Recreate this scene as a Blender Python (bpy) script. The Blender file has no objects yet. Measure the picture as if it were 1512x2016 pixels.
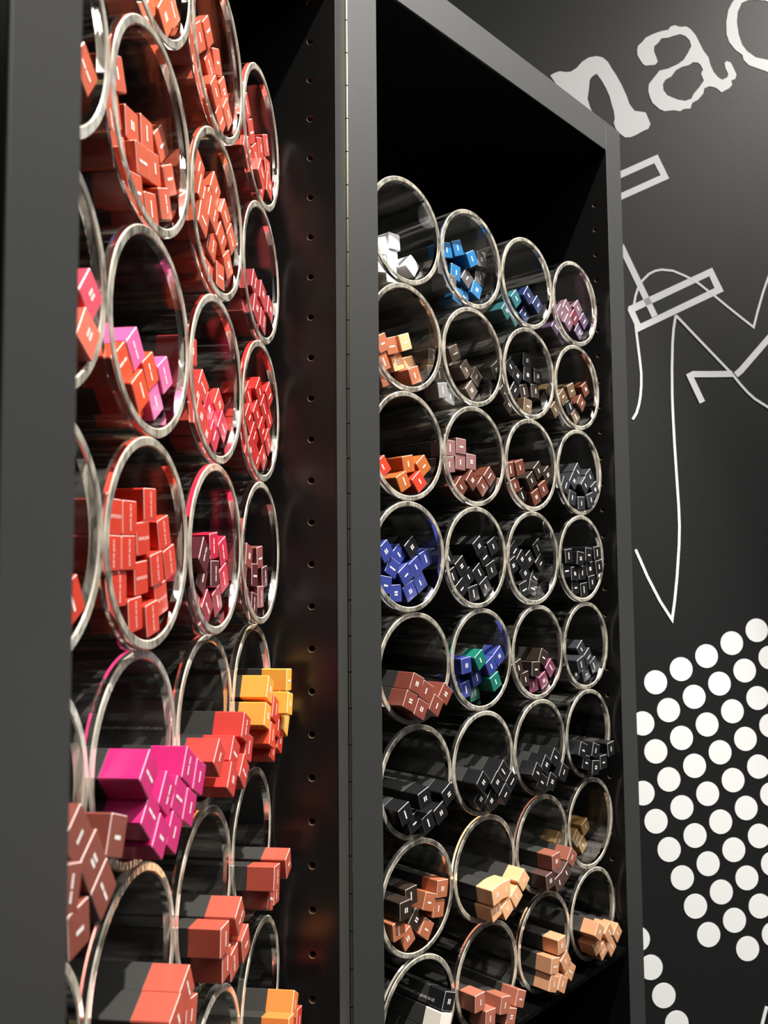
import bpy, bmesh, math, random
from mathutils import Vector, Matrix
from mathutils.geometry import tessellate_polygon

# ---------------------------------------------------------------- camera, world, lights
scene = bpy.context.scene
COL = scene.collection
EYE = 1.50                                   # camera height above the floor (m)
F_PX, PITCH, ROLL = 1683.31, 0.0713315, -0.0088894

cam_d = bpy.data.cameras.new('camera')
cam_d.sensor_fit = 'VERTICAL'
cam_d.lens = 4.0
cam_d.sensor_height = 4.0 * 2016 / F_PX
cam_d.sensor_width = cam_d.sensor_height * 0.75
cam_d.clip_start = 0.01
cam_d.dof.use_dof = True
cam_d.dof.focus_distance = 0.72
cam_d.dof.aperture_fstop = 2.2
cam = bpy.data.objects.new('camera', cam_d)
COL.objects.link(cam)
_fw = Vector((0, math.cos(PITCH), math.sin(PITCH)))
_up = Vector((0, -math.sin(PITCH), math.cos(PITCH)))
_x = Vector((1, 0, 0))
_r = _x * math.cos(ROLL) + _up * math.sin(ROLL)
_u = -_x * math.sin(ROLL) + _up * math.cos(ROLL)
_m = Matrix((_r, _u, -_fw)).transposed().to_4x4()
_m.translation = (0, 0, EYE)
cam.matrix_world = _m
scene.camera = cam

world = bpy.data.worlds.new('world')
scene.world = world
world.use_nodes = True
world.node_tree.nodes['Background'].inputs[0].default_value = (1.0, 0.97, 0.93, 1)
world.node_tree.nodes['Background'].inputs[1].default_value = 0.015

def spot(name, loc, target, power, angle, blend, radius, color=(1, .95, .88)):
    d = bpy.data.lights.new(name, 'SPOT')
    d.energy = power; d.spot_size = math.radians(angle); d.spot_blend = blend
    d.shadow_soft_size = radius; d.color = color
    o = bpy.data.objects.new(name, d); COL.objects.link(o)
    o.location = loc
    o.rotation_euler = (Vector(target) - Vector(loc)).to_track_quat('-Z', 'Y').to_euler()
    return o

def area(name, loc, target, power, sx, sy, color=(1, .97, .93)):
    d = bpy.data.lights.new(name, 'AREA')
    d.energy = power; d.shape = 'RECTANGLE'; d.size = sx; d.size_y = sy; d.color = color
    o = bpy.data.objects.new(name, d); COL.objects.link(o)
    o.location = loc
    o.rotation_euler = (Vector(target) - Vector(loc)).to_track_quat('-Z', 'Y').to_euler()
    return o

spot('ceiling_spot', (0.70, 0.40, 3.45), (0.02, 0.66, 1.35), 455, 48, .35, .022)
spot('wall_fill_spot', (1.75, 0.30, 3.45), (0.74, 1.32, 1.30), 112, 64, .7, .05)  # unseen spot added to brighten the wall graphics
area('ceiling_sheen_fill', (0.4, -1.6, 3.57), (0.4, -1.6, 0), 46, 4.4, 3.2)  # unseen area light added for the sheen on the wall
area('ceiling_sheen_fill', (2.4, 0.2, 3.57), (2.4, 0.2, 0), 52, 1.7, 1.7)  # unseen area light added for sheen on the stiles and hinge

scene.view_settings.view_transform = 'Standard'
scene.view_settings.look = 'None'
scene.view_settings.exposure = 0.12
scene.view_settings.gamma = 1.0
scene.view_settings.use_curve_mapping = False
scene.cycles.transparent_max_bounces = 48
scene.cycles.max_bounces = 24
scene.cycles.transmission_bounces = 24
scene.cycles.glossy_bounces = 8
scene.cycles.caustics_reflective = False
scene.cycles.caustics_refractive = False
random.seed(7)

# ---------------------------------------------------------------- helpers
def lin(c):
    return tuple(((v / 255) / 12.92 if v / 255 <= .04045 else ((v / 255 + .055) / 1.055) ** 2.4) for v in c)

def mat(name, rgb, rough=.5, spec=.5, metal=0., bump=None, rough_var=0., coat=0.):
    m = bpy.data.materials.new(name); m.use_nodes = True
    nt = m.node_tree; b = nt.nodes['Principled BSDF']
    b.inputs['Base Color'].default_value = (*lin(rgb), 1)
    b.inputs['Roughness'].default_value = rough
    b.inputs['Specular IOR Level'].default_value = spec
    b.inputs['Metallic'].default_value = metal
    b.inputs['Coat Weight'].default_value = coat
    b.inputs['Coat Roughness'].default_value = .15
    if bump or rough_var:
        tc = nt.nodes.new('ShaderNodeTexCoord')
        no = nt.nodes.new('ShaderNodeTexNoise')
        no.inputs['Scale'].default_value = bump[0] if bump else 40
        no.inputs['Detail'].default_value = 5
        nt.links.new(tc.outputs['Object'], no.inputs['Vector'])
        if bump:
            bp = nt.nodes.new('ShaderNodeBump')
            bp.inputs['Strength'].default_value = bump[1]
            bp.inputs['Distance'].default_value = .001
            nt.links.new(no.outputs['Fac'], bp.inputs['Height'])
            nt.links.new(bp.outputs['Normal'], b.inputs['Normal'])
        if rough_var:
            mr = nt.nodes.new('ShaderNodeMapRange')
            mr.inputs[3].default_value = max(.03, rough - rough_var)
            mr.inputs[4].default_value = rough + rough_var
            nt.links.new(no.outputs['Fac'], mr.inputs[0])
            nt.links.new(mr.outputs[0], b.inputs['Roughness'])
    return m

def mesh_from(name, verts, faces, mats, idx=None, smooth=False):
    me = bpy.data.meshes.new(name)
    me.from_pydata(verts, [], faces)
    for m in mats: me.materials.append(m)
    if idx: me.polygons.foreach_set('material_index', idx)
    if smooth: me.polygons.foreach_set('use_smooth', [True] * len(faces))
    me.update()
    return me

def box(v, f, lo, hi):
    b = len(v)
    x0, y0, z0 = lo; x1, y1, z1 = hi
    v += [(x0, y0, z0), (x1, y0, z0), (x1, y1, z0), (x0, y1, z0), (x0, y0, z1), (x1, y0, z1), (x1, y1, z1), (x0, y1, z1)]
    f += [tuple(b + i for i in q) for q in ((0, 3, 2, 1), (4, 5, 6, 7), (0, 1, 5, 4), (1, 2, 6, 5), (2, 3, 7, 6), (3, 0, 4, 7))]

def bevel_box(name, lo, hi, m, bev=.0008, seg=2):
    v, f = [], []; box(v, f, lo, hi)
    me = mesh_from(name, v, f, [m])
    bm = bmesh.new(); bm.from_mesh(me)
    bmesh.ops.bevel(bm, geom=bm.edges[:], offset=bev, segments=seg, profile=.5, affect='EDGES')
    bm.to_mesh(me); bm.free(); me.update()
    return me

def link(name, data, parent=None, label=None, cat=None, group=None, kind=None):
    o = bpy.data.objects.new(name, data); COL.objects.link(o)
    if parent: o.parent = parent
    if label: o['label'] = label
    if cat: o['category'] = cat
    if group: o['group'] = group
    if kind: o['kind'] = kind
    return o

# ---------------------------------------------------------------- materials
M_FRAME = mat('black_laminate_edge', (54, 55, 55), .42, .5, bump=(900, .08), rough_var=.06)
M_PANEL = mat('black_laminate_panel', (26, 26, 26), .22, .5, rough_var=.05)
M_BACK = mat('black_back_panel', (12, 12, 12), .5, .3)
M_RAW = mat('raw_board', (120, 96, 74), .8, .2)
M_HINGE = mat('hinge_metal', (225, 215, 190), .22, .5, metal=1.)
M_SHELF = mat('black_acrylic_shelf', (10, 10, 10), .08, .5)
M_WALL = mat('dark_wall_paint', (23, 24, 25), .5, .4, bump=(250, .05), rough_var=.05)
M_FLOOR = mat('dark_floor_tile', (60, 58, 56), .3, .5)
M_CEIL = mat('ceiling_paint', (120, 120, 120), .8, .2)
M_VINYL = mat('white_vinyl', (236, 238, 238), .45, .4)
M_CARD = mat('black_carton_card', (56, 56, 54), .34, .45)
M_PRINT = mat('white_print', (240, 236, 230), .6, .3)

def tube_material():
    m = bpy.data.materials.new('clear_acrylic'); m.use_nodes = True
    nt = m.node_tree; nt.nodes.clear(); N = nt.nodes.new; K = nt.links.new
    out = N('ShaderNodeOutputMaterial')
    tr = N('ShaderNodeBsdfTransparent'); tr.inputs[0].default_value = (.965, .965, .955, 1)
    gl = N('ShaderNodeBsdfGlossy'); gl.inputs[0].default_value = (1, 1, 1, 1)
    df = N('ShaderNodeBsdfDiffuse'); df.inputs[0].default_value = (.85, .83, .78, 1)
    lw = N('ShaderNodeLayerWeight'); lw.inputs[0].default_value = .5
    pw = N('ShaderNodeMath'); pw.operation = 'POWER'; pw.inputs[1].default_value = 4.0
    ma = N('ShaderNodeMath'); ma.operation = 'MULTIPLY_ADD'; ma.inputs[1].default_value = .75; ma.inputs[2].default_value = .055
    K(lw.outputs['Facing'], pw.inputs[0]); K(pw.outputs[0], ma.inputs[0])
    tc = N('ShaderNodeTexCoord'); mp = N('ShaderNodeMapping'); mp.inputs['Scale'].default_value = (60, 5, 60)
    oi = N('ShaderNodeObjectInfo'); ad = N('ShaderNodeVectorMath'); ad.operation = 'ADD'
    mu = N('ShaderNodeMath'); mu.operation = 'MULTIPLY'; mu.inputs[1].default_value = 37.
    K(oi.outputs['Random'], mu.inputs[0])
    K(tc.outputs['Object'], mp.inputs['Vector']); K(mp.outputs[0], ad.inputs[0]); K(mu.outputs[0], ad.inputs[1])
    no = N('ShaderNodeTexNoise'); no.inputs['Scale'].default_value = 1.; no.inputs['Detail'].default_value = 8; no.inputs['Roughness'].default_value = .65
    K(ad.outputs[0], no.inputs['Vector'])
    rr = N('ShaderNodeMapRange'); rr.inputs[1].default_value = .35; rr.inputs[2].default_value = .75; rr.inputs[3].default_value = .03; rr.inputs[4].default_value = .16
    K(no.outputs['Fac'], rr.inputs[0]); K(rr.outputs[0], gl.inputs['Roughness'])
    hz = N('ShaderNodeMapRange'); hz.inputs[1].default_value = .5; hz.inputs[2].default_value = .8; hz.inputs[3].default_value = .0; hz.inputs[4].default_value = .13
    K(no.outputs['Fac'], hz.inputs[0])
    m1 = N('ShaderNodeMixShader'); m2 = N('ShaderNodeMixShader')
    K(ma.outputs[0], m1.inputs[0]); K(tr.outputs[0], m1.inputs[1]); K(gl.outputs[0], m1.inputs[2])
    K(hz.outputs[0], m2.inputs[0]); K(m1.outputs[0], m2.inputs[1]); K(df.outputs[0], m2.inputs[2])
    K(m2.outputs[0], out.inputs[0])
    return m

def seam_glint_material():
    """streaky gold put in for refracted light at tube seams: half clear, half scattering"""
    m = bpy.data.materials.new('seam_glint_base'); m.use_nodes = True
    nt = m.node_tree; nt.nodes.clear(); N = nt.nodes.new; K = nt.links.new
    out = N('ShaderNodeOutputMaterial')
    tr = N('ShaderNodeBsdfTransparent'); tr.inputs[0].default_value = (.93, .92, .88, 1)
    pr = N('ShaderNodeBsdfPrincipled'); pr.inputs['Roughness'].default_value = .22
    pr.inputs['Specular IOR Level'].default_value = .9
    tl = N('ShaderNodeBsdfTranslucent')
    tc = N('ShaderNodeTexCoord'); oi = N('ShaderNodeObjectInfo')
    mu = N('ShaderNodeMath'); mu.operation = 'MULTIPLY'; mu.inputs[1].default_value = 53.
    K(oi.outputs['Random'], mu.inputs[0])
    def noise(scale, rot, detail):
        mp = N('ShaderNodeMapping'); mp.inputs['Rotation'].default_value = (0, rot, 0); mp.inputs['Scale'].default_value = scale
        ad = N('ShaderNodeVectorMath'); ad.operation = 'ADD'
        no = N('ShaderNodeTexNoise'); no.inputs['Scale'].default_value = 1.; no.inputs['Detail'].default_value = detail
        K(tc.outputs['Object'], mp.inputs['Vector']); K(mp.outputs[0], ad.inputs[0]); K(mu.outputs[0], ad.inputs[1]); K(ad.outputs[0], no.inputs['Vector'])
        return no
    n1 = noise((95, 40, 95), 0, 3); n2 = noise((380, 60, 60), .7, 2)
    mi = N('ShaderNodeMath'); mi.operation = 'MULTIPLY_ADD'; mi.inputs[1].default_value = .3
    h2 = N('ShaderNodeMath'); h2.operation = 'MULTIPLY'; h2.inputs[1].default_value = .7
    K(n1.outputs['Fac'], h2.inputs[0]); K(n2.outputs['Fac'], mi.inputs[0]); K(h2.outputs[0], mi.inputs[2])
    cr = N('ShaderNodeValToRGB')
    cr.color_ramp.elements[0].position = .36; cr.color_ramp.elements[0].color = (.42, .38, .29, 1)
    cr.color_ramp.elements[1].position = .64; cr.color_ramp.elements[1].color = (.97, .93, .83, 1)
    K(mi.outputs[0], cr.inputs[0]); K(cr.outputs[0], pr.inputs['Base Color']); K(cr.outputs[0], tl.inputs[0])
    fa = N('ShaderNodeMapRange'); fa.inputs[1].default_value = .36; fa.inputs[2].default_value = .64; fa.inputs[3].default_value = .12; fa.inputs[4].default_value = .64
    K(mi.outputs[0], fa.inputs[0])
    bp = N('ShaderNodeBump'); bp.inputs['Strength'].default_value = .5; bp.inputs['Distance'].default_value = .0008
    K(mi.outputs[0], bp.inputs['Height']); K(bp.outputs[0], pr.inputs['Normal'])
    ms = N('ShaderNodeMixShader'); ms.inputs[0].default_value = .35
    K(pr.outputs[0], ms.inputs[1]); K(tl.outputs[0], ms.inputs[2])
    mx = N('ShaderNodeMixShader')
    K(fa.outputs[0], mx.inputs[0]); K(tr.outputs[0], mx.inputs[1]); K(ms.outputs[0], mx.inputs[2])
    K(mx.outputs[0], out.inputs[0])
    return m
M_TUBE = tube_material()
def glass_rim(name, lo, hi):
    """cut acrylic end: clear glass body; lo..hi is the pale gold share: saw frosting plus painted edge glow"""
    m = bpy.data.materials.new(name); m.use_nodes = True
    nt = m.node_tree; b = nt.nodes['Principled BSDF']; N = nt.nodes.new; K = nt.links.new
    out = nt.nodes['Material Output']
    b.inputs['Base Color'].default_value = (1.0, .985, .94, 1)
    b.inputs['Transmission Weight'].default_value = 1.
    b.inputs['IOR'].default_value = 1.49
    b.inputs['Roughness'].default_value = .06
    tc = N('ShaderNodeTexCoord'); oi = N('ShaderNodeObjectInfo')
    mu = N('ShaderNodeMath'); mu.operation = 'MULTIPLY'; mu.inputs[1].default_value = 53.
    K(oi.outputs['Random'], mu.inputs[0])
    def noise(scale, rot, detail):
        mp = N('ShaderNodeMapping'); mp.inputs['Rotation'].default_value = (0, rot, 0); mp.inputs['Scale'].default_value = scale
        ad = N('ShaderNodeVectorMath'); ad.operation = 'ADD'
        no = N('ShaderNodeTexNoise'); no.inputs['Scale'].default_value = 1.; no.inputs['Detail'].default_value = detail
        K(tc.outputs['Object'], mp.inputs['Vector']); K(mp.outputs[0], ad.inputs[0]); K(mu.outputs[0], ad.inputs[1]); K(ad.outputs[0], no.inputs['Vector'])
        return no
    n1 = noise((75, 20, 75), 0, 2); n2 = noise((330, 30, 55), .7, 2)
    h2 = N('ShaderNodeMath'); h2.operation = 'MULTIPLY'; h2.inputs[1].default_value = .6
    mi = N('ShaderNodeMath'); mi.operation = 'MULTIPLY_ADD'; mi.inputs[1].default_value = .4
    K(n1.outputs['Fac'], h2.inputs[0]); K(n2.outputs['Fac'], mi.inputs[0]); K(h2.outputs[0], mi.inputs[2])
    bp = N('ShaderNodeBump'); bp.inputs['Strength'].default_value = .3; bp.inputs['Distance'].default_value = .0008
    K(mi.outputs[0], bp.inputs['Height']); K(bp.outputs[0], b.inputs['Normal'])
    if hi:
        d = N('ShaderNodeBsdfPrincipled'); d.inputs['Base Color'].default_value = (.95, .88, .73, 1); d.inputs['Roughness'].default_value = .35
        tl = N('ShaderNodeBsdfTranslucent'); tl.inputs[0].default_value = (.95, .88, .73, 1)
        md = N('ShaderNodeMixShader'); md.inputs[0].default_value = .3
        K(d.outputs[0], md.inputs[1]); K(tl.outputs[0], md.inputs[2])
        fa = N('ShaderNodeMapRange'); fa.inputs[1].default_value = .38; fa.inputs[2].default_value = .62
        fa.inputs[3].default_value = lo; fa.inputs[4].default_value = hi
        K(mi.outputs[0], fa.inputs[0])
        mx = N('ShaderNodeMixShader')
        K(fa.outputs[0], mx.inputs[0]); K(b.outputs[0], mx.inputs[1]); K(md.outputs[0], mx.inputs[2]); K(mx.outputs[0], out.inputs[0])
    return m
M_RIM = glass_rim('clear_acrylic_end', 0, 0)
M_SAWN = glass_rim('sawn_acrylic_face', .10, .62)  # saw frosting, with light piped through the acrylic painted in
M_CHAM = glass_rim('edge_glow_acrylic', .5, .9)  # bright outline painted onto the chamfers

# flat vinyl shapes on the wall, millimetres along the wall and above eye level
POLYS=[('letter', [(-38.2, 762.4), (-31.3, 766.8), (-23.1, 769.9), (-13.6, 769.0), (-5.5, 769.9), (4.2, 776.7), (12.7, 786.8), (23.8, 794.2), (36.2, 797.0), (45.7, 795.2), (53.8, 788.6), (59.0, 779.1), (66.9, 766.9), (74.7, 752.0), (82.4, 734.3), (86.1, 722.0), (94.0, 711.2), (103.6, 710.2), (111.8, 709.2), (115.7, 699.6), (119.0, 690.9), (115.1, 683.0), (105.4, 678.5), (95.6, 672.6), (87.3, 668.8), (77.7, 667.9), (66.9, 675.7), (62.3, 683.8), (60.5, 690.6), (62.1, 697.6), (61.1, 708.6), (57.4, 722.2), (54.9, 733.2), (49.8, 745.4), (43.3, 757.6), (35.4, 768.4), (28.4, 763.9), (24.2, 758.2), (22.4, 742.9), (19.8, 727.6), (23.1, 715.3), (34.6, 688.2), (45.1, 674.9), (40.6, 661.0), (28.2, 655.1), (9.2, 651.7), (5.4, 665.2), (-3.3, 692.3), (-16.1, 724.7), (-29.0, 749.0)], []), ('letter', [(101.2, 810.3), (102.8, 816.5), (109.9, 823.3), (115.7, 830.6), (127.0, 836.7), (141.1, 842.5), (152.3, 845.0), (156.7, 850.8), (163.7, 853.2), (172.0, 850.8), (181.9, 852.1), (188.7, 848.2), (196.8, 838.7), (202.0, 827.6), (208.5, 813.9), (216.5, 803.0), (218.9, 791.8), (224.0, 779.4), (230.7, 771.3), (237.6, 767.3), (246.2, 771.9), (247.8, 777.6), (243.9, 785.9), (242.3, 794.3), (245.8, 798.6), (252.8, 796.1), (257.2, 786.5), (261.3, 776.8), (258.8, 769.6), (252.2, 766.6), (253.6, 759.6), (248.3, 753.8), (235.4, 746.8), (230.0, 751.6), (225.9, 754.2), (216.2, 756.0), (207.6, 752.0), (205.9, 743.6), (197.2, 733.4), (187.2, 727.5), (184.1, 718.4), (172.9, 717.1), (167.3, 713.3), (156.2, 714.5), (142.3, 712.3), (134.1, 715.6), (123.4, 724.9), (119.5, 734.4), (117.1, 744.1), (118.3, 755.2), (127.5, 766.8), (136.2, 777.8), (150.2, 781.7), (165.7, 789.4), (175.7, 796.9), (183.1, 808.5), (189.1, 820.0), (186.7, 829.7), (179.9, 836.5), (171.6, 838.9), (160.3, 835.5), (151.9, 832.3), (140.7, 830.4), (136.3, 823.7), (129.1, 817.2), (128.3, 808.8), (131.9, 799.1), (133.9, 792.2), (129.5, 787.0), (114.2, 784.9), (110.2, 787.0), (104.9, 795.1), (101.5, 801.9)], [[(141.0, 756.2), (145.4, 763.4), (155.3, 769.4), (162.6, 779.5), (172.6, 785.5), (183.8, 788.8), (191.0, 793.9), (199.4, 793.7), (203.4, 789.7), (206.8, 782.8), (203.5, 775.7), (207.5, 764.6), (199.3, 753.1), (190.5, 742.9), (186.1, 734.4), (176.2, 730.4), (163.7, 732.1), (156.9, 734.6), (147.3, 738.4), (141.5, 746.5)]]), ('letter', [(313.6, 783.3), (301.9, 787.0), (282.3, 793.2), (274.1, 801.3), (272.2, 809.7), (260.7, 817.7), (251.3, 830.0), (247.6, 842.5), (247.8, 862.4), (251.9, 882.5), (258.1, 894.2), (267.0, 906.1), (284.6, 918.4), (307.7, 925.4), (333.2, 921.0), (349.8, 907.5), (357.7, 890.7), (354.3, 880.5), (344.2, 877.1), (334.5, 883.8), (327.8, 894.9), (315.2, 901.4), (298.1, 902.0), (285.3, 900.7), (274.6, 895.6), (267.4, 880.4), (265.3, 863.3), (267.4, 843.5), (272.3, 826.7), (280.4, 815.8), (294.2, 806.5), (314.4, 803.2), (331.1, 806.7), (348.9, 821.8), (360.4, 825.1), (362.9, 816.7), (350.7, 799.1), (333.1, 787.0)], []), ('bar_frame', [(128.8, 642.4), (146.1, 604.7), (42.5, 555.9), (25.3, 593.2)], [[(123.0, 628.3), (132.3, 609.4), (45.1, 568.0), (35.8, 586.9)]]), ('bar_frame', [(209.7, 465.0), (226.9, 428.2), (88.6, 362.3), (73.8, 395.9), (75.0, 401.4)], [[(204.7, 451.5), (212.3, 432.8), (93.0, 375.0), (85.2, 394.0)]]), ('cross_bar', [(77.1, 484.0), (120.5, 389.1), (111.5, 384.6), (65.4, 486.0), (70.2, 499.4)], [])]
STROKES=[('line', [(84.0, 404.9), (86.6, 418.1), (91.4, 431.4), (98.5, 442.6), (108.8, 452.7), (119.0, 458.0), (129.1, 460.0), (147.0, 458.7), (164.7, 451.7), (175.7, 446.4), (186.7, 440.0), (202.0, 428.2), (211.9, 420.6), (230.5, 405.4), (252.4, 388.1), (272.6, 372.5), (280.0, 397.5), (290.4, 428.8), (299.4, 451.3), (316.0, 492.1)], 3.5), ('line', [(85.2, 372.1), (87.7, 345.9), (90.2, 319.8), (91.9, 298.1), (91.4, 280.8), (89.5, 263.5), (86.9, 250.5), (82.6, 237.5), (76.4, 227.8)], 3.7), ('line', [(149.1, 389.0), (145.0, 368.7), (142.5, 346.7), (140.3, 307.4), (139.2, 263.9), (139.3, 236.7), (140.3, 190.6), (142.2, 133.2), (143.5, 95.1), (143.7, 66.6), (142.1, 38.3), (137.4, -8.8), (132.6, -44.3), (127.6, -73.2), (109.9, -45.0), (91.7, -8.4), (75.0, 31.5)], 3.9), ('line', [(149.1, 389.0), (183.5, 352.8), (235.3, 298.7), (248.2, 282.4), (258.9, 270.5), (269.8, 260.8), (290.7, 247.8), (305.1, 242.5)], 3.9), ('thick_line', [(186.2, 254.6), (168.1, 295.1), (173.7, 298.0), (203.9, 298.3), (235.3, 299.1)], 9.5), ('thick_line', [(240.9, 297.7), (249.0, 304.3), (295.2, 354.5), (320.4, 382.6)], 9.5), ('line', [(250.6, -633.5), (246.3, -646.2), (239.8, -667.4)], 4.4)]
DOTS=[(99.4, -164.5), (139.1, -146.0), (178.9, -127.5), (218.7, -109.0), (258.4, -90.5), (298.2, -72.0), (338.0, -53.5), (78.0, -223.9), (117.8, -205.4), (157.6, -186.9), (197.3, -168.4), (237.1, -149.9), (276.9, -131.4), (316.6, -112.9), (356.4, -94.4), (96.4, -264.8), (136.2, -246.3), (176.0, -227.8), (215.7, -209.3), (255.5, -190.8), (295.3, -172.3), (335.1, -153.8), (75.1, -324.2), (114.9, -305.7), (154.6, -287.2), (194.4, -268.7), (234.2, -250.2), (273.9, -231.7), (313.7, -213.2), (353.5, -194.7), (93.5, -365.0), (133.3, -346.6), (173.1, -328.1), (212.8, -309.6), (252.6, -291.1), (292.4, -272.6), (332.1, -254.1), (111.9, -405.9), (151.7, -387.4), (191.5, -369.0), (231.3, -350.5), (271.0, -332.0), (310.8, -313.5), (350.6, -295.0), (130.4, -446.8), (170.1, -428.3), (209.9, -409.8), (249.7, -391.4), (289.4, -372.9), (329.2, -354.4), (148.8, -487.7), (188.6, -469.2), (228.3, -450.7), (268.1, -432.2), (307.9, -413.8), (347.6, -395.3), (167.2, -528.6), (207.0, -510.1), (246.8, -491.6), (286.5, -473.1), (326.3, -454.6), (225.4, -551.0), (265.2, -532.5), (305.0, -514.0), (344.7, -495.5), (61.5, -530.2), (79.2, -570.4), (97.1, -610.4), (115.1, -649.8)]
DOT_R=17.5

# ---------------------------------------------------------------- room
v, f = [], []; box(v, f, (-3, -3.5, -.05), (3.4, 1.45, 0)); link('floor', mesh_from('floor', v, f, [M_FLOOR]), kind='structure')
v, f = [], []; box(v, f, (-3, -3.5, 3.6), (3.4, 1.6, 3.65)); link('ceiling', mesh_from('ceiling', v, f, [M_CEIL]), kind='structure')
WYAW = math.radians(5)
v, f = [], []; box(v, f, (-1.6, 0, -EYE), (2.6, .06, 3.6 - EYE))
wall = link('wall_back', mesh_from('wall_back', v, f, [M_WALL]), kind='structure',
            label='dark wall with white lettering, line drawing and dots')
wall.matrix_world = Matrix.Translation((.3, 1.27, EYE)) @ Matrix.Rotation(WYAW, 4, 'Z')

def decal(name, loop, holes=(), th=.0006):
    """flat vinyl cut-out lying on the wall: front face plus thin edge"""
    loops = [[Vector((x / 1e3, z / 1e3, 0)) for x, z in l] for l in [loop, *holes]]
    tris = tessellate_polygon(loops)
    pts = [p for l in loops for p in l]; n = len(pts)
    vv = [(p.x, -th, p.y) for p in pts] + [(p.x, 0, p.y) for p in pts]
    ff = []
    for t in tris:
        a, b, c = (pts[i] for i in t)
        ff.append(tuple(t) if (b - a).cross(c - a).z > 0 else tuple(reversed(t)))
    s = 0
    for l in loops:
        k = len(l)
        for i in range(k): ff.append((s + i, s + (i + 1) % k, n + s + (i + 1) % k, n + s + i))
        s += k
    return link(name, mesh_from(name, vv, ff, [M_VINYL]), wall)

def stroke_loop(pts, w):
    P = [Vector((x, z)) for x, z in pts]; L, R = [], []
    for i, p in enumerate(P):
        d0 = (p - P[i - 1]).normalized() if i else (P[1] - p).normalized()
        d1 = (P[i + 1] - p).normalized() if i < len(P) - 1 else d0
        n0 = Vector((-d0.y, d0.x)); n1 = Vector((-d1.y, d1.x))
        b = n0 + n1
        b = b.normalized() if b.length > .2 else n0
        k = w / 2 / max(.3, b.dot(n0))
        L.append(p + b * k); R.append(p - b * k)
    return [tuple(q) for q in L + R[::-1]]

def stroke(name, pts, w, th=.0006):
    """constant-width line laid on the wall as a strip of quads"""
    lp = stroke_loop(pts, w); n = len(pts)
    Ls, Rs = lp[:n], lp[n:][::-1]
    vv = [(x / 1e3, -th, z / 1e3) for x, z in Ls + Rs] + [(x / 1e3, 0, z / 1e3) for x, z in Ls + Rs]
    ff = [(i, n + i, n + i + 1, i + 1) for i in range(n - 1)]
    ring = list(range(n)) + list(range(2 * n - 1, n - 1, -1))
    for a, b in zip(ring, ring[1:] + ring[:1]): ff.append((a, b, 2 * n + b, 2 * n + a))
    return link(name, mesh_from(name, vv, ff, [M_VINYL]), wall)

for nm, lp, hs in POLYS: decal('vinyl_' + nm, lp, hs)
for i, (nm, pts, w) in enumerate(STROKES): stroke('vinyl_' + nm, pts, w, .0006 + .0001 * (i + 1))
vv = [(0, -.0006, 0)]
ND = 40
vv += [(DOT_R / 1e3 * math.cos(2 * math.pi * i / ND), -.0006, DOT_R / 1e3 * math.sin(2 * math.pi * i / ND)) for i in range(ND)]
vv += [(x, 0, z) for x, y, z in vv[1:]]
ff = [(0, 1 + i, 1 + (i + 1) % ND) for i in range(ND)] + [(1 + i, 1 + ND + i, 1 + ND + (i + 1) % ND, 1 + (i + 1) % ND) for i in range(ND)]
dot_me = mesh_from('vinyl_dot', vv, ff, [M_VINYL])
for x, z in DOTS:
    o = link('vinyl_dot', dot_me, wall); o.location = (x / 1e3, 0, z / 1e3)

# ---------------------------------------------------------------- cabinets
D_T = .1016; SP = D_T * 1.006; ROW = D_T * 1.003
BAY = {  # origin of the tube-front plane (world, relative to the eye), yaw, offset of lower tubes
    'R': dict(o=(-.046232, .70801, .014894), yaw=.819307, dn=-.0018948, dt=.0084718),
    'L': dict(o=(-.135043, .20572, .015429), yaw=1.453229, dn=-.0079015, dt=.0059623)}

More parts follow.
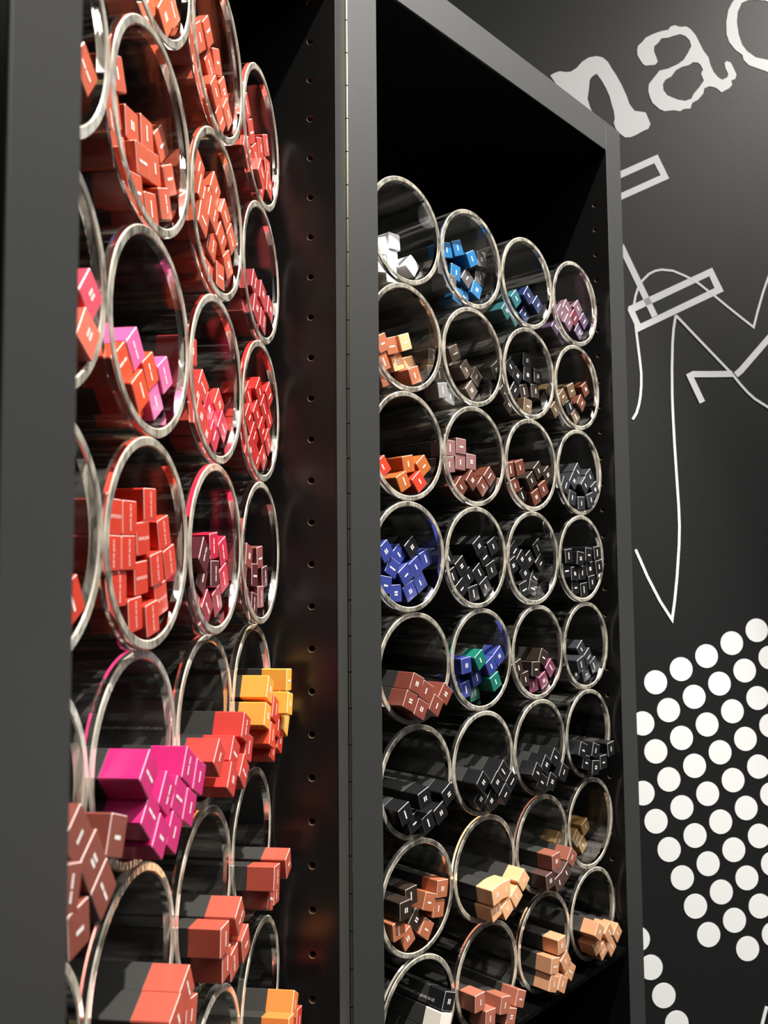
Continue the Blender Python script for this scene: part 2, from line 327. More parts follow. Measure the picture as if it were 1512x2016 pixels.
def side_panel(name, parent, x_in, thick, y0, y1, z0, z1, hole_y, hole_zs, sgn):
    """vertical panel; inner face at x_in facing sgn, with a column of drilled shelf-pin holes"""
    r, dep, hw = .0025, .011, .008
    v, f, ix = [], [], []
    def quad(a, b, c, d, m=0):
        n = len(v); v.extend([a, b, c, d])
        f.append((n, n + 1, n + 2, n + 3)); ix.append(m)
    xo = x_in - sgn * thick
    X = x_in
    zs = sorted(hole_zs)
    quad((X, y0, z0), (X, hole_y - hw, z0), (X, hole_y - hw, z1), (X, y0, z1))
    quad((X, hole_y + hw, z0), (X, y1, z0), (X, y1, z1), (X, hole_y + hw, z1))
    zc = z0
    for hz in zs:
        quad((X, hole_y - hw, zc), (X, hole_y + hw, zc), (X, hole_y + hw, hz - hw), (X, hole_y - hw, hz - hw))
        zc = hz + hw
        S = 24
        for i in range(S):
            a0, a1 = 2 * math.pi * i / S, 2 * math.pi * (i + 1) / S
            def sq(a):
                c, s = math.cos(a), math.sin(a); k = hw / max(abs(c), abs(s))
                return (X, hole_y + c * k, hz + s * k)
            def ci(a, q=r, dx=0): return (X - sgn * dx, hole_y + math.cos(a) * q, hz + math.sin(a) * q)
            quad(sq(a0), sq(a1), ci(a1, r * 1.12), ci(a0, r * 1.12))
            quad(ci(a0, r * 1.12), ci(a1, r * 1.12), ci(a1, r, .0004), ci(a0, r, .0004), 1)
            quad(ci(a0, r, .0004), ci(a1, r, .0004), ci(a1, r, dep), ci(a0, r, dep), 1)
            quad(ci(a0, r, dep), ci(a1, r, dep), (X - sgn * dep, hole_y, hz), (X - sgn * dep, hole_y, hz), 1)
    quad((X, hole_y - hw, zc), (X, hole_y + hw, zc), (X, hole_y + hw, z1), (X, hole_y - hw, z1))
    quad((xo, y0, z0), (xo, y1, z0), (xo, y1, z1), (xo, y0, z1), 2)
    quad((X, y1, z0), (xo, y1, z0), (xo, y1, z1), (X, y1, z1), 2)
    quad((X, y0, z1), (X, y1, z1), (xo, y1, z1), (xo, y0, z1), 2)
    quad((X, y0, z0), (X, y1, z0), (xo, y1, z0), (xo, y0, z0), 2)
    f = [tuple(dict.fromkeys(q)) for q in f]
    me = mesh_from(name, v, f, [M_PANEL, M_RAW, M_PANEL], ix)
    bm = bmesh.new(); bm.from_mesh(me)
    bmesh.ops.remove_doubles(bm, verts=bm.verts, dist=1e-6)
    bmesh.ops.recalc_face_normals(bm, faces=bm.faces)
    bm.to_mesh(me); bm.free()
    p = link(name, me, parent)
    # front edge strip (edge banding)
    xa, xb = min(X, xo), max(X, xo)
    link('front_edge', bevel_box('front_edge', (xa, y0 - .0012, z0), (xb, y0 - .00005, z1), M_FRAME, .0005), p)
    return p

def cabinet(bay, label, xl, xr, tl, tr, yf, ztop, ttop, hole_l, hole_r, zs):
    B = BAY[bay]
    c = link('display_cabinet', None, label=label, cat='cabinet')
    c.empty_display_size = .1
    c.location = (B['o'][0], B['o'][1], 0); c.rotation_euler = (0, 0, B['yaw'])
    zo = EYE + B['o'][2]
    yb = .176
    hz = [zo + z for z in zs]
    side_panel('side_panel', c, xl, tl, yf + .0012, yb, 0, zo + ztop + ttop, hole_l, hz, 1)
    side_panel('side_panel', c, xr, tr, yf + .0012, yb, 0, zo + ztop + ttop, hole_r, hz, -1)
    e = .0004
    link('back_panel', bevel_box('back_panel', (xl - tl, yb, 0), (xr + tr, yb + .012, zo + ztop + ttop), M_BACK), c)
    tp = link('top_panel', bevel_box('top_panel', (xl + e, yf + .0012, zo + ztop), (xr - e, yb, zo + ztop + ttop), M_PANEL), c)
    link('front_edge', bevel_box('front_edge', (xl + e, yf, zo + ztop), (xr - e, yf + .0011, zo + ztop + ttop), M_FRAME, .0005), tp)
    zt = zo - 4 * ROW - D_T / 2 - .0005
    link('shelf', bevel_box('shelf', (xl + .001, -.0105, zt - .006), (xr - .001, yb - .001, zt), M_SHELF), c)
    link('base_panel', bevel_box('base_panel', (xl + .001, .004, .08), (xr - .001, .020, zt - .22), M_PANEL), c)
    link('bottom_shelf', bevel_box('bottom_shelf', (xl + .001, .004, zt - .219), (xr - .001, yb - .001, zt - .2), M_PANEL), c)
    return c, zo

HZ = [.3845 - .0327 * k for k in range(-3, 27)]
cabL, zoL = cabinet('L', 'black display cabinet on the left holding tubes of red and pink cartons',
                    .038, .4675, .037, .0448, -.0445, .468, .085, -.0235, -.0235, HZ)
HZR = [.3850 - .0324 * k for k in range(-2, 27)]
cabR, zoR = cabinet('R', 'black display cabinet on the right holding tubes of brown, blue and black cartons',
                    .0505, .4715, .0362, .0375, -.012, .515, .038, .0065, .0065, HZR)

# piano hinge joining the two cabinets
hinge = link('piano_hinge', bevel_box('piano_hinge', (.5118, -.0447, .06), (.5135, -.0440, zoL + .553), M_HINGE, .0002), cabL)
S = 14
kv, kf = [], []
KL = .0285
for i in range(S):
    a = 2 * math.pi * i / S
    kv += [(.0013 * math.cos(a), .0013 * math.sin(a), 0), (.0013 * math.cos(a), .0013 * math.sin(a), KL)]
for i in range(S):
    j = (i + 1) % S
    kf.append((2 * i, 2 * j, 2 * j + 1, 2 * i + 1))
kv += [(x * .9, y * .9, -.0002) for x, y, z in kv[0::2]] + [(x * .9, y * .9, KL + .0002) for x, y, z in kv[1:2 * S:2]]
kf.append(tuple(2 * S + i for i in range(S))[::-1]); kf.append(tuple(3 * S + i for i in range(S)))
km = mesh_from('knuckle', kv, kf, [M_HINGE], smooth=True)
km.polygons[S].use_smooth = False; km.polygons[S + 1].use_smooth = False
k = .92
while k < zoL + .55:
    o = link('knuckle', km, hinge); o.location = (.5125, -.0462, k); k += KL + .0009

# ---------------------------------------------------------------- tubes
SEG = 96; RO, RI_, TL = .0508, .0460, .168
def ringv(r, y): return [(r * math.cos(2 * math.pi * i / SEG), y, r * math.sin(2 * math.pi * i / SEG)) for i in range(SEG)]
def loft(rings):
    v, f = [], []
    for r, y in rings: v += ringv(r, y)
    for k in range(len(rings) - 1):
        for i in range(SEG):
            j = (i + 1) % SEG
            f.append((k * SEG + i, k * SEG + j, (k + 1) * SEG + j, (k + 1) * SEG + i))
    return v, f
BAND = .0045                                   # depth of the sawn, sanded end band
def merge(*parts):
    v, f = [], []
    for a, b in parts:
        n = len(v); v += a; f += [tuple(n + i for i in q) for q in b]
    return v, f
v, f = merge(loft([(RO, BAND), (RO, TL)]), loft([(RO, TL), (RI_, TL)]), loft([(RI_, TL), (RI_, BAND)]))
tube_me = mesh_from('acrylic_tube', v, f, [M_TUBE], smooth=False)
for p in tube_me.polygons: p.use_smooth = abs(p.normal.y) < .5
ch = .0007                                      # tiny polished chamfers on the sawn mouth
v, f = merge(loft([(RI_, ch), (RI_ + ch, 0)]), loft([(RI_ + ch, 0), (RO - ch, 0)]), loft([(RO - ch, 0), (RO, ch)]),
             loft([(RO, ch), (RO, BAND)]), loft([(RO, BAND), (RI_, BAND)]), loft([(RI_, BAND), (RI_, ch)]))
rim_me = mesh_from('rim', v, f, [M_RIM, M_SAWN, M_CHAM], [2] * SEG + [1] * SEG + [2] * SEG + [0] * 3 * SEG, smooth=True)
bm = bmesh.new(); bm.from_mesh(rim_me)
bmesh.ops.recalc_face_normals(bm, faces=bm.faces); bm.to_mesh(rim_me); bm.free()
M_GLINT = seam_glint_material(); M_GLINT.name = 'seam_glint_gold'
for nd in M_GLINT.node_tree.nodes:
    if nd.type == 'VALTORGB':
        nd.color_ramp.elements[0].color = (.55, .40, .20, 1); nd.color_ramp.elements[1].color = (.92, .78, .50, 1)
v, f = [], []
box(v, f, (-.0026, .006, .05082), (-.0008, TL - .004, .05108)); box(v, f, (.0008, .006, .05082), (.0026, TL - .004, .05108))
seam_me = mesh_from('seam_glint', v, f, [M_GLINT])     # gold strip painted for refracted light along the cemented tube contact
ORD = ['first', 'second', 'third', 'fourth', 'fifth', 'sixth', 'seventh', 'eighth', 'ninth', 'tenth', 'eleventh', 'twelfth', 'thirteenth', 'fourteenth', 'fifteenth', 'sixteenth']
NUM = ['one', 'two', 'three', 'four', 'five', 'six', 'seven', 'eight']
SIDE = {'L': 'left', 'R': 'right'}
def tube_frame(bay, j, c):
    """world matrix of a tube: x across the bay, y into the cabinet, z up; origin at the front centre"""
    B = BAY[bay]
    low = (j in (1, 2)) if bay == 'L' else (j >= 1)
    t = c * SP + (B['dt'] if low else 0); n = B['dn'] if low else 0
    M = Matrix.Translation((B['o'][0], B['o'][1], EYE + B['o'][2])) @ Matrix.Rotation(B['yaw'], 4, 'Z')
    return M @ Matrix.Translation((t, -n, -j * ROW))
for bay in 'LR':
    for j in range(-3, 5):
        for c in range(1, 5):
            o = link('acrylic_tube', tube_me, None,
                     'clear acrylic tube, row %s from the top, column %s, %s cabinet' % (NUM[j + 3], NUM[c - 1], SIDE[bay]),
                     'tube', 'acrylic tubes stacked in the %s cabinet' % SIDE[bay])
            o.matrix_world = tube_frame(bay, j, c)
            link('rim', rim_me, o)
            if j > -3: link('seam_glint', seam_me, o)

# cartons per tube (cabinet, row, column): mm across, mm up, turn in degrees, mm forward of the tube mouth, shade
CARTONS={
('L',-3,2):[(0.2,-34.6,-35,-5.0,'coral'),(20.1,-29.0,-35,-3.5,'coral'),(31.7,-16.8,-40,-4.0,'coral')],
('L',-2,1):[(27.9,-13.3,-35,0.0,'brick')],
('L',-2,2):[(-32.6,10.6,24,-5.5,'brick'),(-34.8,-7.9,-70,-6.5,'brick'),(-5.6,0.5,9,-10.0,'brick'),(10.6,4.7,9,-9.0,'brick'),(32.4,10.9,-45,-10.0,'brick'),(-18.5,-19.6,17,-10.5,'brick'),(-1.7,-15.4,12,-6.0,'brick'),(14.3,-11.7,14,-6.5,'brick'),(33.2,-9.3,-61,-5.5,'brick'),(9.0,-35.5,18,-5.5,'brick'),(23.4,-26.5,23,-4.0,'brick'),(-8.6,-33.7,15,-6.0,'brick')],
('L',-3,3):[(-32.5,-12.6,-40,-6.0,'brick'),(-20.8,-0.1,42,-6.0,'brick'),(-6.0,12.7,-43,-6.0,'brick'),(6.9,-1.1,-34,-9.0,'brick'),(21.8,11.0,29,-9.0,'brick'),(-21.2,-28.9,-26,-5.5,'brick'),(3.9,-20.2,51,-4.0,'brick'),(34.4,-2.0,-44,-8.5,'brick'),(16.8,-30.6,-36,-5.0,'brick'),(30.1,-20.1,51,-4.5,'brick'),(-5.3,-34.7,-32,-6.5,'brick')],
('L',-3,4):[(-32.5,7.0,44,-3.0,'rosered'),(-17.2,-2.5,33,-4.0,'rosered'),(-5.2,-15.0,37,-4.0,'rosered'),(8.4,-2.6,25,-4.0,'rosered'),(26.9,9.5,27,-4.5,'rosered'),(-27.8,-22.9,49,-3.0,'rosered'),(-14.2,-33.0,56,3.0,'rosered'),(31.6,-7.9,11,-4.5,'rosered'),(4.2,-34.5,-23,-2.5,'rosered'),(23.5,-25.3,-8,-1.0,'rosered')],
('L',-2,3):[(-26.5,18.4,-24,-4.0,'brick'),(-28.2,1.4,-22,-0.5,'brick'),(8.6,21.5,-31,-5.5,'brick'),(0.1,7.5,-28,-5.5,'brick'),(-31.0,-15.1,-20,0.5,'brick'),(-13.2,-4.6,-22,0.5,'brick'),(20.1,9.0,-34,-2.5,'brick'),(-0.6,-18.4,-17,-4.5,'brick'),(15.5,-7.4,-35,-3.5,'brick'),(34.5,-0.6,-43,-3.0,'brick'),(-18.5,-30.2,-14,-6.0,'brick'),(14.6,-32.1,5,-4.0,'brick'),(29.2,-19.7,-54,-3.5,'brick'),(-2.4,-36.8,-5,-6.0,'brick')],
('L',-2,4):[(-18.4,-14.0,-21,-0.5,'deeprose'),(17.5,-9.2,-18,-4.5,'deeprose'),(32.0,-16.6,-18,-2.5,'deeprose'),(-2.6,-18.3,-19,-9.0,'deeprose'),(-17.8,-31.4,-20,0.5,'deeprose'),(16.6,-30.2,-14,-4.0,'deeprose'),(-1.9,-35.6,-18,-4.5,'deeprose')],
('L',-1,1):[(34.3,-3.1,-38,0.5,'pinkcoral'),(29.8,-20.9,-29,2.0,'salmon')],
('L',-1,2):[(-16.7,-12.0,-49,-2.0,'hotpink'),(-29.2,-22.3,-50,-2.5,'orange'),(13.7,-15.2,34,-7.0,'orange'),(-14.9,-31.6,38,0.0,'orange'),(23.1,-28.3,35,-8.0,'hotpink'),(32.1,-12.9,34,-6.5,'hotpink'),(7.3,-34.2,-54,-12.0,'orange')],
('L',-1,3):[(-30.6,10.4,3,-6.0,'redcoral'),(-33.8,-6.8,-8,-5.5,'redcoral'),(2.6,-3.2,-34,-10.5,'redcoral'),(-14.1,-12.0,-30,-8.5,'redcoral'),(14.6,-14.5,-36,-11.0,'crimson'),(34.0,-8.0,51,-10.5,'redcoral'),(-23.5,-26.3,-22,-3.0,'redcoral'),(11.9,-32.5,-35,-6.5,'crimson'),(27.9,-23.9,53,-6.0,'crimson'),(-8.3,-34.0,-29,-5.0,'redcoral')],
('L',-1,4):[(-13.5,9.2,46,-6.5,'truered'),(3.3,15.6,-44,-3.0,'truered'),(29.2,18.0,42,-2.5,'truered'),(-18.7,-8.1,-43,-4.5,'truered'),(-1.5,-2.2,-44,-3.5,'truered'),(16.3,5.8,-45,-3.0,'truered'),(34.5,0.9,43,-4.0,'truered'),(11.4,-12.1,-44,-3.0,'truered'),(-7.0,-19.2,-43,-4.0,'truered'),(30.0,-17.7,44,-3.5,'truered'),(-18.1,-30.9,-43,-4.0,'truered'),(0.7,-34.4,-44,-4.5,'truered'),(19.4,-30.1,45,-4.5,'truered'),(-29.8,-19.8,-43,-5.5,'truered')],
('L',0,1):[(24.3,-25.2,30,0.0,'tomato')],
('L',0,2):[(-33.8,10.5,1,-3.5,'tomato'),(-17.5,11.0,2,-3.5,'tomato'),(6.4,19.0,4,-3.5,'tomato'),(-35.8,-5.7,1,-3.0,'tomato'),(-19.5,-5.2,2,-3.0,'tomato'),(-0.6,2.1,6,-4.0,'tomato'),(26.0,6.0,16,-4.0,'tomato'),(33.6,-8.7,17,-3.5,'tomato'),(13.7,-12.2,11,-2.5,'tomato'),(-2.4,-16.7,6,-4.0,'tomato'),(-26.9,-21.6,2,-4.0,'tomato'),(22.0,-27.2,14,-3.5,'tomato'),(-9.9,-33.7,6,-3.5,'tomato'),(7.1,-36.3,10,-2.0,'tomato')],
('L',0,3):[(9.3,2.1,7,-5.5,'crimson'),(28.0,-0.9,22,-5.5,'crimson'),(-20.8,-4.3,-33,-1.0,'plum'),(9.9,-14.8,0,-5.0,'plum'),(29.7,-17.6,22,-5.5,'crimson'),(-9.0,-17.0,-28,-6.5,'plum'),(-0.9,-34.5,-45,-6.0,'berry'),(18.0,-31.6,23,-6.0,'berry'),(-30.2,-17.9,53,-8.0,'berry'),(-19.5,-30.8,-38,-8.0,'berry')],
('L',0,4):[(-15.2,-2.7,-12,-5.5,'dustyrose'),(15.6,-3.0,6,-6.0,'dustyrose'),(-0.1,-15.7,-1,-5.5,'plum'),(29.7,-17.5,7,-6.0,'plum'),(-2.8,-36.5,-9,-5.0,'plum'),(14.4,-31.9,0,-5.0,'dustyrose'),(-30.9,-15.2,71,-5.0,'dustyrose'),(-18.9,-30.2,-17,-7.5,'dustyrose')],
('L',1,4):[(14.3,9.7,-6,22.5,'yellow'),(-24.7,7.6,-24,18.5,'amber'),(-33.5,-8.7,-20,19.0,'amber'),(30.8,-3.1,-32,11.0,'redorange'),(-13.7,-7.1,-25,19.5,'redorange'),(11.1,-7.1,-14,24.0,'yellow'),(-2.0,-20.3,-24,18.5,'redorange'),(27.0,-23.8,-31,17.5,'yellow'),(-21.8,-23.5,-22,19.5,'orange'),(10.1,-32.9,-28,17.0,'redorange'),(-9.0,-34.9,-25,16.5,'redorange')],
('L',1,3):[(16.8,-7.2,-25,19.0,'redcoral'),(-31.2,-15.1,-43,17.5,'redcoral'),(-3.4,-18.3,-34,18.0,'redcoral'),(28.4,-21.5,-22,17.5,'redcoral'),(-12.9,-31.4,-34,19.5,'redcoral'),(12.8,-32.5,-43,19.0,'redcoral')],
('L',1,2):[(-34.5,0.1,44,19.5,'magenta'),(18.6,-8.3,-30,18.5,'magenta'),(32.9,-16.8,-27,19.0,'magenta'),(-10.5,-14.2,-38,18.5,'magenta'),(6.1,-19.7,-32,18.0,'magenta'),(-30.2,-18.8,47,18.5,'magenta'),(20.0,-28.6,-29,18.5,'magenta'),(-18.8,-31.0,51,19.0,'magenta'),(-1.1,-34.6,-35,18.5,'magenta')],
('L',1,1):[(-8.7,-3.1,38,25.0,'brickbrown'),(2.9,-15.2,34,25.0,'brickbrown'),(25.0,-13.2,-20,24.0,'brickbrown'),(12.1,-28.4,34,25.0,'brickbrown'),(-23.7,-15.4,-14,29.5,'brickbrown'),(-7.2,-34.8,5,25.0,'brickbrown')],
('L',2,4):[(25.0,-22.5,14,19.5,'terracotta'),(-30.1,-13.2,-9,24.5,'terracotta'),(-18.3,-30.8,-24,17.5,'terracotta'),(-0.5,-33.5,-8,17.0,'terracotta')],
('L',2,3):[(5.1,-12.7,30,19.0,'terracotta'),(-26.6,-12.8,-4,19.5,'terracotta'),(15.4,-32.5,15,19.5,'terracotta'),(-18.3,-29.5,-1,18.0,'terracotta'),(-1.3,-36.1,7,17.5,'terracotta')],
('L',2,2):[(8.4,-8.3,27,22.0,'terracotta'),(-6.9,-14.3,26,23.0,'terracotta'),(18.8,-24.8,-13,20.5,'terracotta')],
('L',3,4):[(1.7,-5.1,-32,23.0,'mandarin'),(14.6,-21.7,-16,23.0,'redorange'),(-19.9,-10.2,-15,25.0,'mandarin')],
('R',-3,1):[(-14.1,-13.2,22,-18.0,'white'),(6.8,-2.3,4,-21.5,'white'),(5.4,-19.0,7,-23.0,'white'),(-15.0,-31.1,11,-18.5,'white'),(2.4,-35.9,8,-21.5,'white'),(30.7,-20.6,-33,-19.5,'white')],
('R',-3,2):[(-22.2,7.9,13,-15.5,'azure'),(-6.1,14.1,22,-14.0,'azure'),(-6.5,-11.1,-5,-17.0,'azure'),(15.6,8.0,-61,-12.0,'azure'),(33.7,12.3,8,-13.0,'grey'),(12.5,-12.9,-35,-16.5,'grey'),(36.6,-5.6,-9,-18.0,'grey'),(28.5,-21.3,-21,-16.5,'azure'),(12.1,-32.3,-21,-21.0,'azure'),(-25.1,-9.5,6,-19.0,'grey'),(-22.1,-26.6,-3,-10.5,'grey'),(-6.4,-36.1,-14,-14.5,'azure')],
('R',-3,3):[(-17.9,-31.0,-42,-17.0,'teal'),(-1.5,-14.4,43,-15.5,'teal'),(1.2,-34.4,-44,-19.0,'teal'),(17.9,-6.7,-38,-11.5,'navy'),(32.2,-15.1,50,-9.0,'navy'),(18.2,-27.7,-40,-17.0,'navy')],
('R',-3,4):[(-2.0,-3.0,-37,-11.0,'mauve'),(24.6,2.5,45,-11.5,'mauve'),(-17.7,-12.7,-38,-9.5,'mauve'),(10.8,-13.2,-40,-8.5,'burgundy'),(-4.9,-22.5,-38,-7.5,'mauve'),(32.9,-12.5,47,-8.5,'purple'),(-22.0,-29.7,-37,-14.5,'purple'),(24.0,-26.8,-38,-10.5,'purple'),(6.7,-33.8,-38,-24.0,'purple')],
('R',-2,1):[(-24.8,-8.3,28,-9.0,'copper'),(-6.3,-6.2,19,-14.5,'copper'),(11.3,0.4,21,-13.0,'peach'),(30.2,-17.3,31,-23.5,'peach'),(6.9,-18.7,22,-19.0,'peach'),(-22.2,-25.3,27,-10.5,'copper'),(-4.0,-34.5,24,-24.5,'copper'),(18.0,-31.6,23,-7.0,'copper')],
('R',-2,2):[(-27.6,0.5,-2,-30.5,'taupe'),(1.3,9.2,27,-26.0,'taupe'),(16.2,-6.0,44,-22.5,'taupe'),(-14.6,-15.3,10,-33.5,'taupe'),(33.7,-11.5,-34,-22.5,'taupe'),(24.7,-27.1,-44,-22.5,'taupe'),(-13.7,-31.7,11,-30.0,'silver'),(4.7,-34.9,-13,-35.0,'silver'),(-31.0,-16.7,7,-29.0,'taupe')],
('R',-2,3):[(-17.5,7.3,43,-13.5,'black'),(-1.0,-0.1,58,-16.0,'black'),(18.6,20.7,-5,-16.0,'black'),(18.4,3.9,-6,-15.5,'black'),(35.9,4.9,0,-13.0,'black'),(-4.8,-17.4,-37,-17.0,'black'),(14.8,-14.8,18,-18.0,'darkbrown'),(32.5,-12.5,5,-15.0,'darkbrown'),(-27.6,-21.7,44,-14.5,'darkbrown'),(10.7,-33.2,-9,-11.0,'bronze'),(-11.0,-33.4,50,-21.0,'darkbrown'),(-34.5,1.5,35,-20.5,'black')],
('R',-2,4):[(8.0,-0.2,26,-13.5,'bronze'),(34.5,4.6,35,-9.5,'redbrown'),(-12.6,-11.5,-48,-13.0,'bronze'),(27.5,-13.1,-36,-11.5,'redbrown'),(-23.8,-27.3,41,-17.0,'bronze'),(6.1,-20.1,33,-15.5,'black'),(-4.2,-34.2,-52,-19.0,'charcoal'),(20.6,-30.1,40,-16.0,'bronze'),(-34.3,-7.4,36,-17.0,'bronze')],
('R',-1,1):[(-30.1,-21.3,37,-4.5,'redorange'),(6.2,-15.6,13,-6.0,'tangerine'),(25.5,-15.8,39,-4.0,'tangerine'),(-5.0,-33.3,28,-2.5,'tangerine'),(16.2,-31.9,40,-1.5,'redorange')],
('R',-1,2):[(-30.9,6.2,0,-8.0,'dustypink'),(-14.6,9.5,-1,-7.0,'dustypink'),(-34.3,-10.7,6,-6.5,'dustypink'),(-14.9,-6.6,-1,-8.0,'dustypink'),(2.4,-4.7,-2,-7.5,'dustypink'),(-0.2,-24.0,-41,-4.5,'redbrown'),(30.9,-17.6,-45,-5.5,'redbrown'),(-16.6,-31.4,-43,-6.0,'redbrown'),(18.5,-29.0,45,-6.0,'redbrown')],
('R',-1,3):[(-36.0,-7.7,12,-4.5,'redbrown'),(-19.5,-4.1,18,-2.5,'redbrown'),(12.0,-5.0,-51,0.5,'darkbrown'),(33.5,-8.2,-51,-1.5,'darkbrown'),(-26.0,-23.9,23,-5.0,'redbrown'),(0.3,-16.8,-54,-1.0,'darkbrown'),(24.2,-24.5,28,-1.5,'redbrown'),(-8.5,-33.4,-60,-7.5,'darkbrown'),(10.6,-34.5,27,-2.5,'redbrown')],
('R',-1,4):[(1.1,1.4,-43,-3.5,'charcoal'),(22.1,-3.8,35,0.0,'charcoal'),(-30.2,-17.0,62,-2.0,'charcoal'),(-10.4,-10.5,-39,-2.5,'charcoal'),(8.3,-14.6,-47,2.0,'charcoal'),(29.6,-18.5,32,2.5,'charcoal'),(-17.5,-31.0,-14,-1.0,'charcoal'),(-0.5,-36.8,1,1.0,'charcoal'),(16.8,-31.8,17,3.5,'charcoal')],
('R',0,1):[(-25.2,4.6,38,-6.5,'royal'),(0.8,1.6,42,-15.0,'royal'),(-13.4,-10.0,-28,-9.5,'royal'),(4.7,-16.5,35,-9.5,'royal'),(19.4,-9.2,33,-9.5,'royal'),(34.9,-1.3,24,-10.5,'royal'),(-23.4,-25.5,-8,-9.0,'royal'),(-7.1,-33.5,1,-11.5,'royal'),(11.7,-32.0,28,-10.5,'royal'),(26.3,-23.9,32,-10.5,'royal'),(16.0,9.1,40,-11.5,'black')],
('R',0,2):[(-34.7,-0.7,31,-10.0,'black'),(7.7,11.6,35,-3.5,'black'),(33.6,11.9,30,-4.5,'black'),(21.0,0.9,33,-6.5,'black'),(-17.0,-8.6,37,-7.0,'black'),(-30.9,-19.3,26,-8.0,'black'),(-4.7,-19.8,36,-8.5,'black'),(12.6,-15.5,37,-8.0,'black'),(32.1,-12.5,24,-6.0,'black'),(-16.9,-30.7,37,-7.5,'black'),(21.8,-29.4,33,-6.5,'black'),(4.5,-36.2,13,-8.5,'black')],
('R',0,3):[(-22.8,8.2,42,-10.0,'black'),(29.3,12.3,34,-14.0,'black'),(-8.7,-1.1,46,-10.0,'black'),(12.9,-0.9,36,-14.5,'black'),(34.1,-5.1,43,-14.0,'black'),(-34.7,-8.1,27,-3.5,'black'),(0.7,-16.3,-48,-12.5,'black'),(-27.1,-22.8,23,-13.0,'black'),(28.4,-22.7,58,-18.5,'black'),(-9.0,-33.5,17,-7.5,'black'),(10.9,-32.8,-18,-9.5,'black')],
('R',0,4):[(-32.4,3.0,6,1.5,'black'),(-9.1,0.0,-6,3.0,'black'),(10.0,4.8,-4,3.0,'black'),(34.6,7.1,6,0.5,'black'),(-32.6,-13.6,3,-2.0,'black'),(-16.2,-17.3,2,-1.0,'black'),(0.3,-16.8,1,-0.5,'black'),(17.0,-12.0,8,0.0,'black'),(33.7,-9.5,9,3.0,'black'),(-11.1,-33.4,3,-3.5,'black'),(5.6,-36.3,6,-2.0,'black'),(20.9,-27.8,8,0.5,'black')],
('R',1,1):[(-16.1,-11.3,-25,15.0,'brickbrown'),(-1.6,-19.5,-30,13.5,'brickbrown'),(-24.5,-25.5,-26,14.5,'brickbrown'),(-10.4,-34.3,-29,15.0,'brickbrown'),(9.4,-33.2,56,16.0,'brickbrown'),(25.9,-25.0,52,13.5,'brickbrown')],
('R',1,2):[(1.2,-0.8,31,-3.5,'emerald'),(34.6,0.3,35,-4.5,'royal'),(20.2,-8.5,29,-4.0,'royal'),(-17.6,-5.1,6,-7.0,'royal'),(5.6,-19.0,17,-11.5,'royal'),(-8.6,-30.2,11,-14.5,'royal'),(8.9,-35.6,11,-17.5,'emerald'),(25.2,-24.6,25,-2.5,'emerald'),(-26.4,-22.5,8,-14.0,'royal')],
('R',1,3):[(16.0,-7.4,63,-4.5,'darkbrown'),(-3.3,-18.3,-3,-2.0,'darkbrown'),(-33.3,-14.9,19,-4.5,'darkbrown'),(-19.6,-28.4,11,-5.5,'darkbrown'),(29.4,-20.2,41,-4.5,'raspberry'),(16.5,-32.9,25,-5.5,'raspberry'),(-1.1,-35.9,10,-7.0,'raspberry')],
('R',1,4):[(-3.0,-4.3,37,-5.5,'charcoal'),(11.6,-14.0,34,-5.0,'charcoal'),(-16.8,-20.4,19,2.0,'charcoal'),(25.1,-25.2,29,-5.5,'charcoal'),(11.1,-34.7,23,-8.0,'charcoal'),(-6.7,-34.0,20,-12.0,'charcoal')],
('R',2,1):[(31.2,-15.0,-60,11.5,'black'),(-5.0,-11.6,17,13.5,'black'),(-29.8,-20.2,-67,12.5,'black'),(20.7,-29.8,27,10.5,'black'),(5.0,-35.2,23,9.0,'black'),(-14.0,-31.5,20,8.5,'black')],
('R',2,2):[(17.2,-9.1,43,10.5,'black'),(-25.9,-11.4,45,17.5,'black'),(2.3,-16.9,44,13.5,'black'),(28.9,-21.0,41,12.0,'black'),(16.6,-31.5,42,12.5,'black'),(-3.2,-34.3,-45,10.0,'black'),(-21.0,-29.4,-45,10.5,'black')],
('R',2,3):[(12.4,-11.9,52,10.0,'black'),(-8.8,-15.5,51,12.0,'black'),(-29.4,-19.7,-38,14.5,'black'),(20.9,-28.2,-33,15.0,'black'),(-17.8,-31.8,-35,12.0,'black'),(-0.2,-34.7,-32,13.0,'black')],
('R',2,4):[(-32.1,-12.6,-23,10.5,'black'),(-3.3,-17.8,-20,10.0,'black'),(28.0,-20.2,5,12.5,'black'),(-20.7,-28.7,72,7.5,'black'),(-5.2,-36.5,-10,10.5,'black'),(12.1,-33.0,-1,11.0,'black')],
('R',3,1):[(-8.7,3.6,3,-0.5,'darkbrown'),(33.3,-1.0,-9,0.5,'copper'),(14.5,-7.7,-21,0.5,'copper'),(29.4,-18.0,-11,-1.0,'copper'),(-25.3,-1.9,0,7.5,'darkbrown'),(-29.4,-18.7,6,3.0,'copper'),(1.3,-20.7,48,-4.0,'darkbrown'),(13.6,-32.0,-37,-2.5,'copper'),(-13.9,-31.6,27,-1.0,'copper')],
('R',3,2):[(31.8,-14.5,39,22.0,'peach'),(1.0,-15.3,-2,22.0,'peach'),(-17.0,-14.8,11,25.0,'peach'),(20.7,-27.2,35,21.0,'peach'),(5.4,-34.9,28,20.5,'peach'),(-13.9,-31.5,18,21.0,'peach')],
('R',3,3):[(30.9,-18.4,-41,16.5,'copperbrown'),(-7.9,-11.8,4,21.0,'copperbrown'),(-18.3,-29.2,8,20.0,'cocoa'),(-0.0,-35.5,17,19.5,'cocoa'),(17.1,-30.3,32,17.5,'cocoa')],
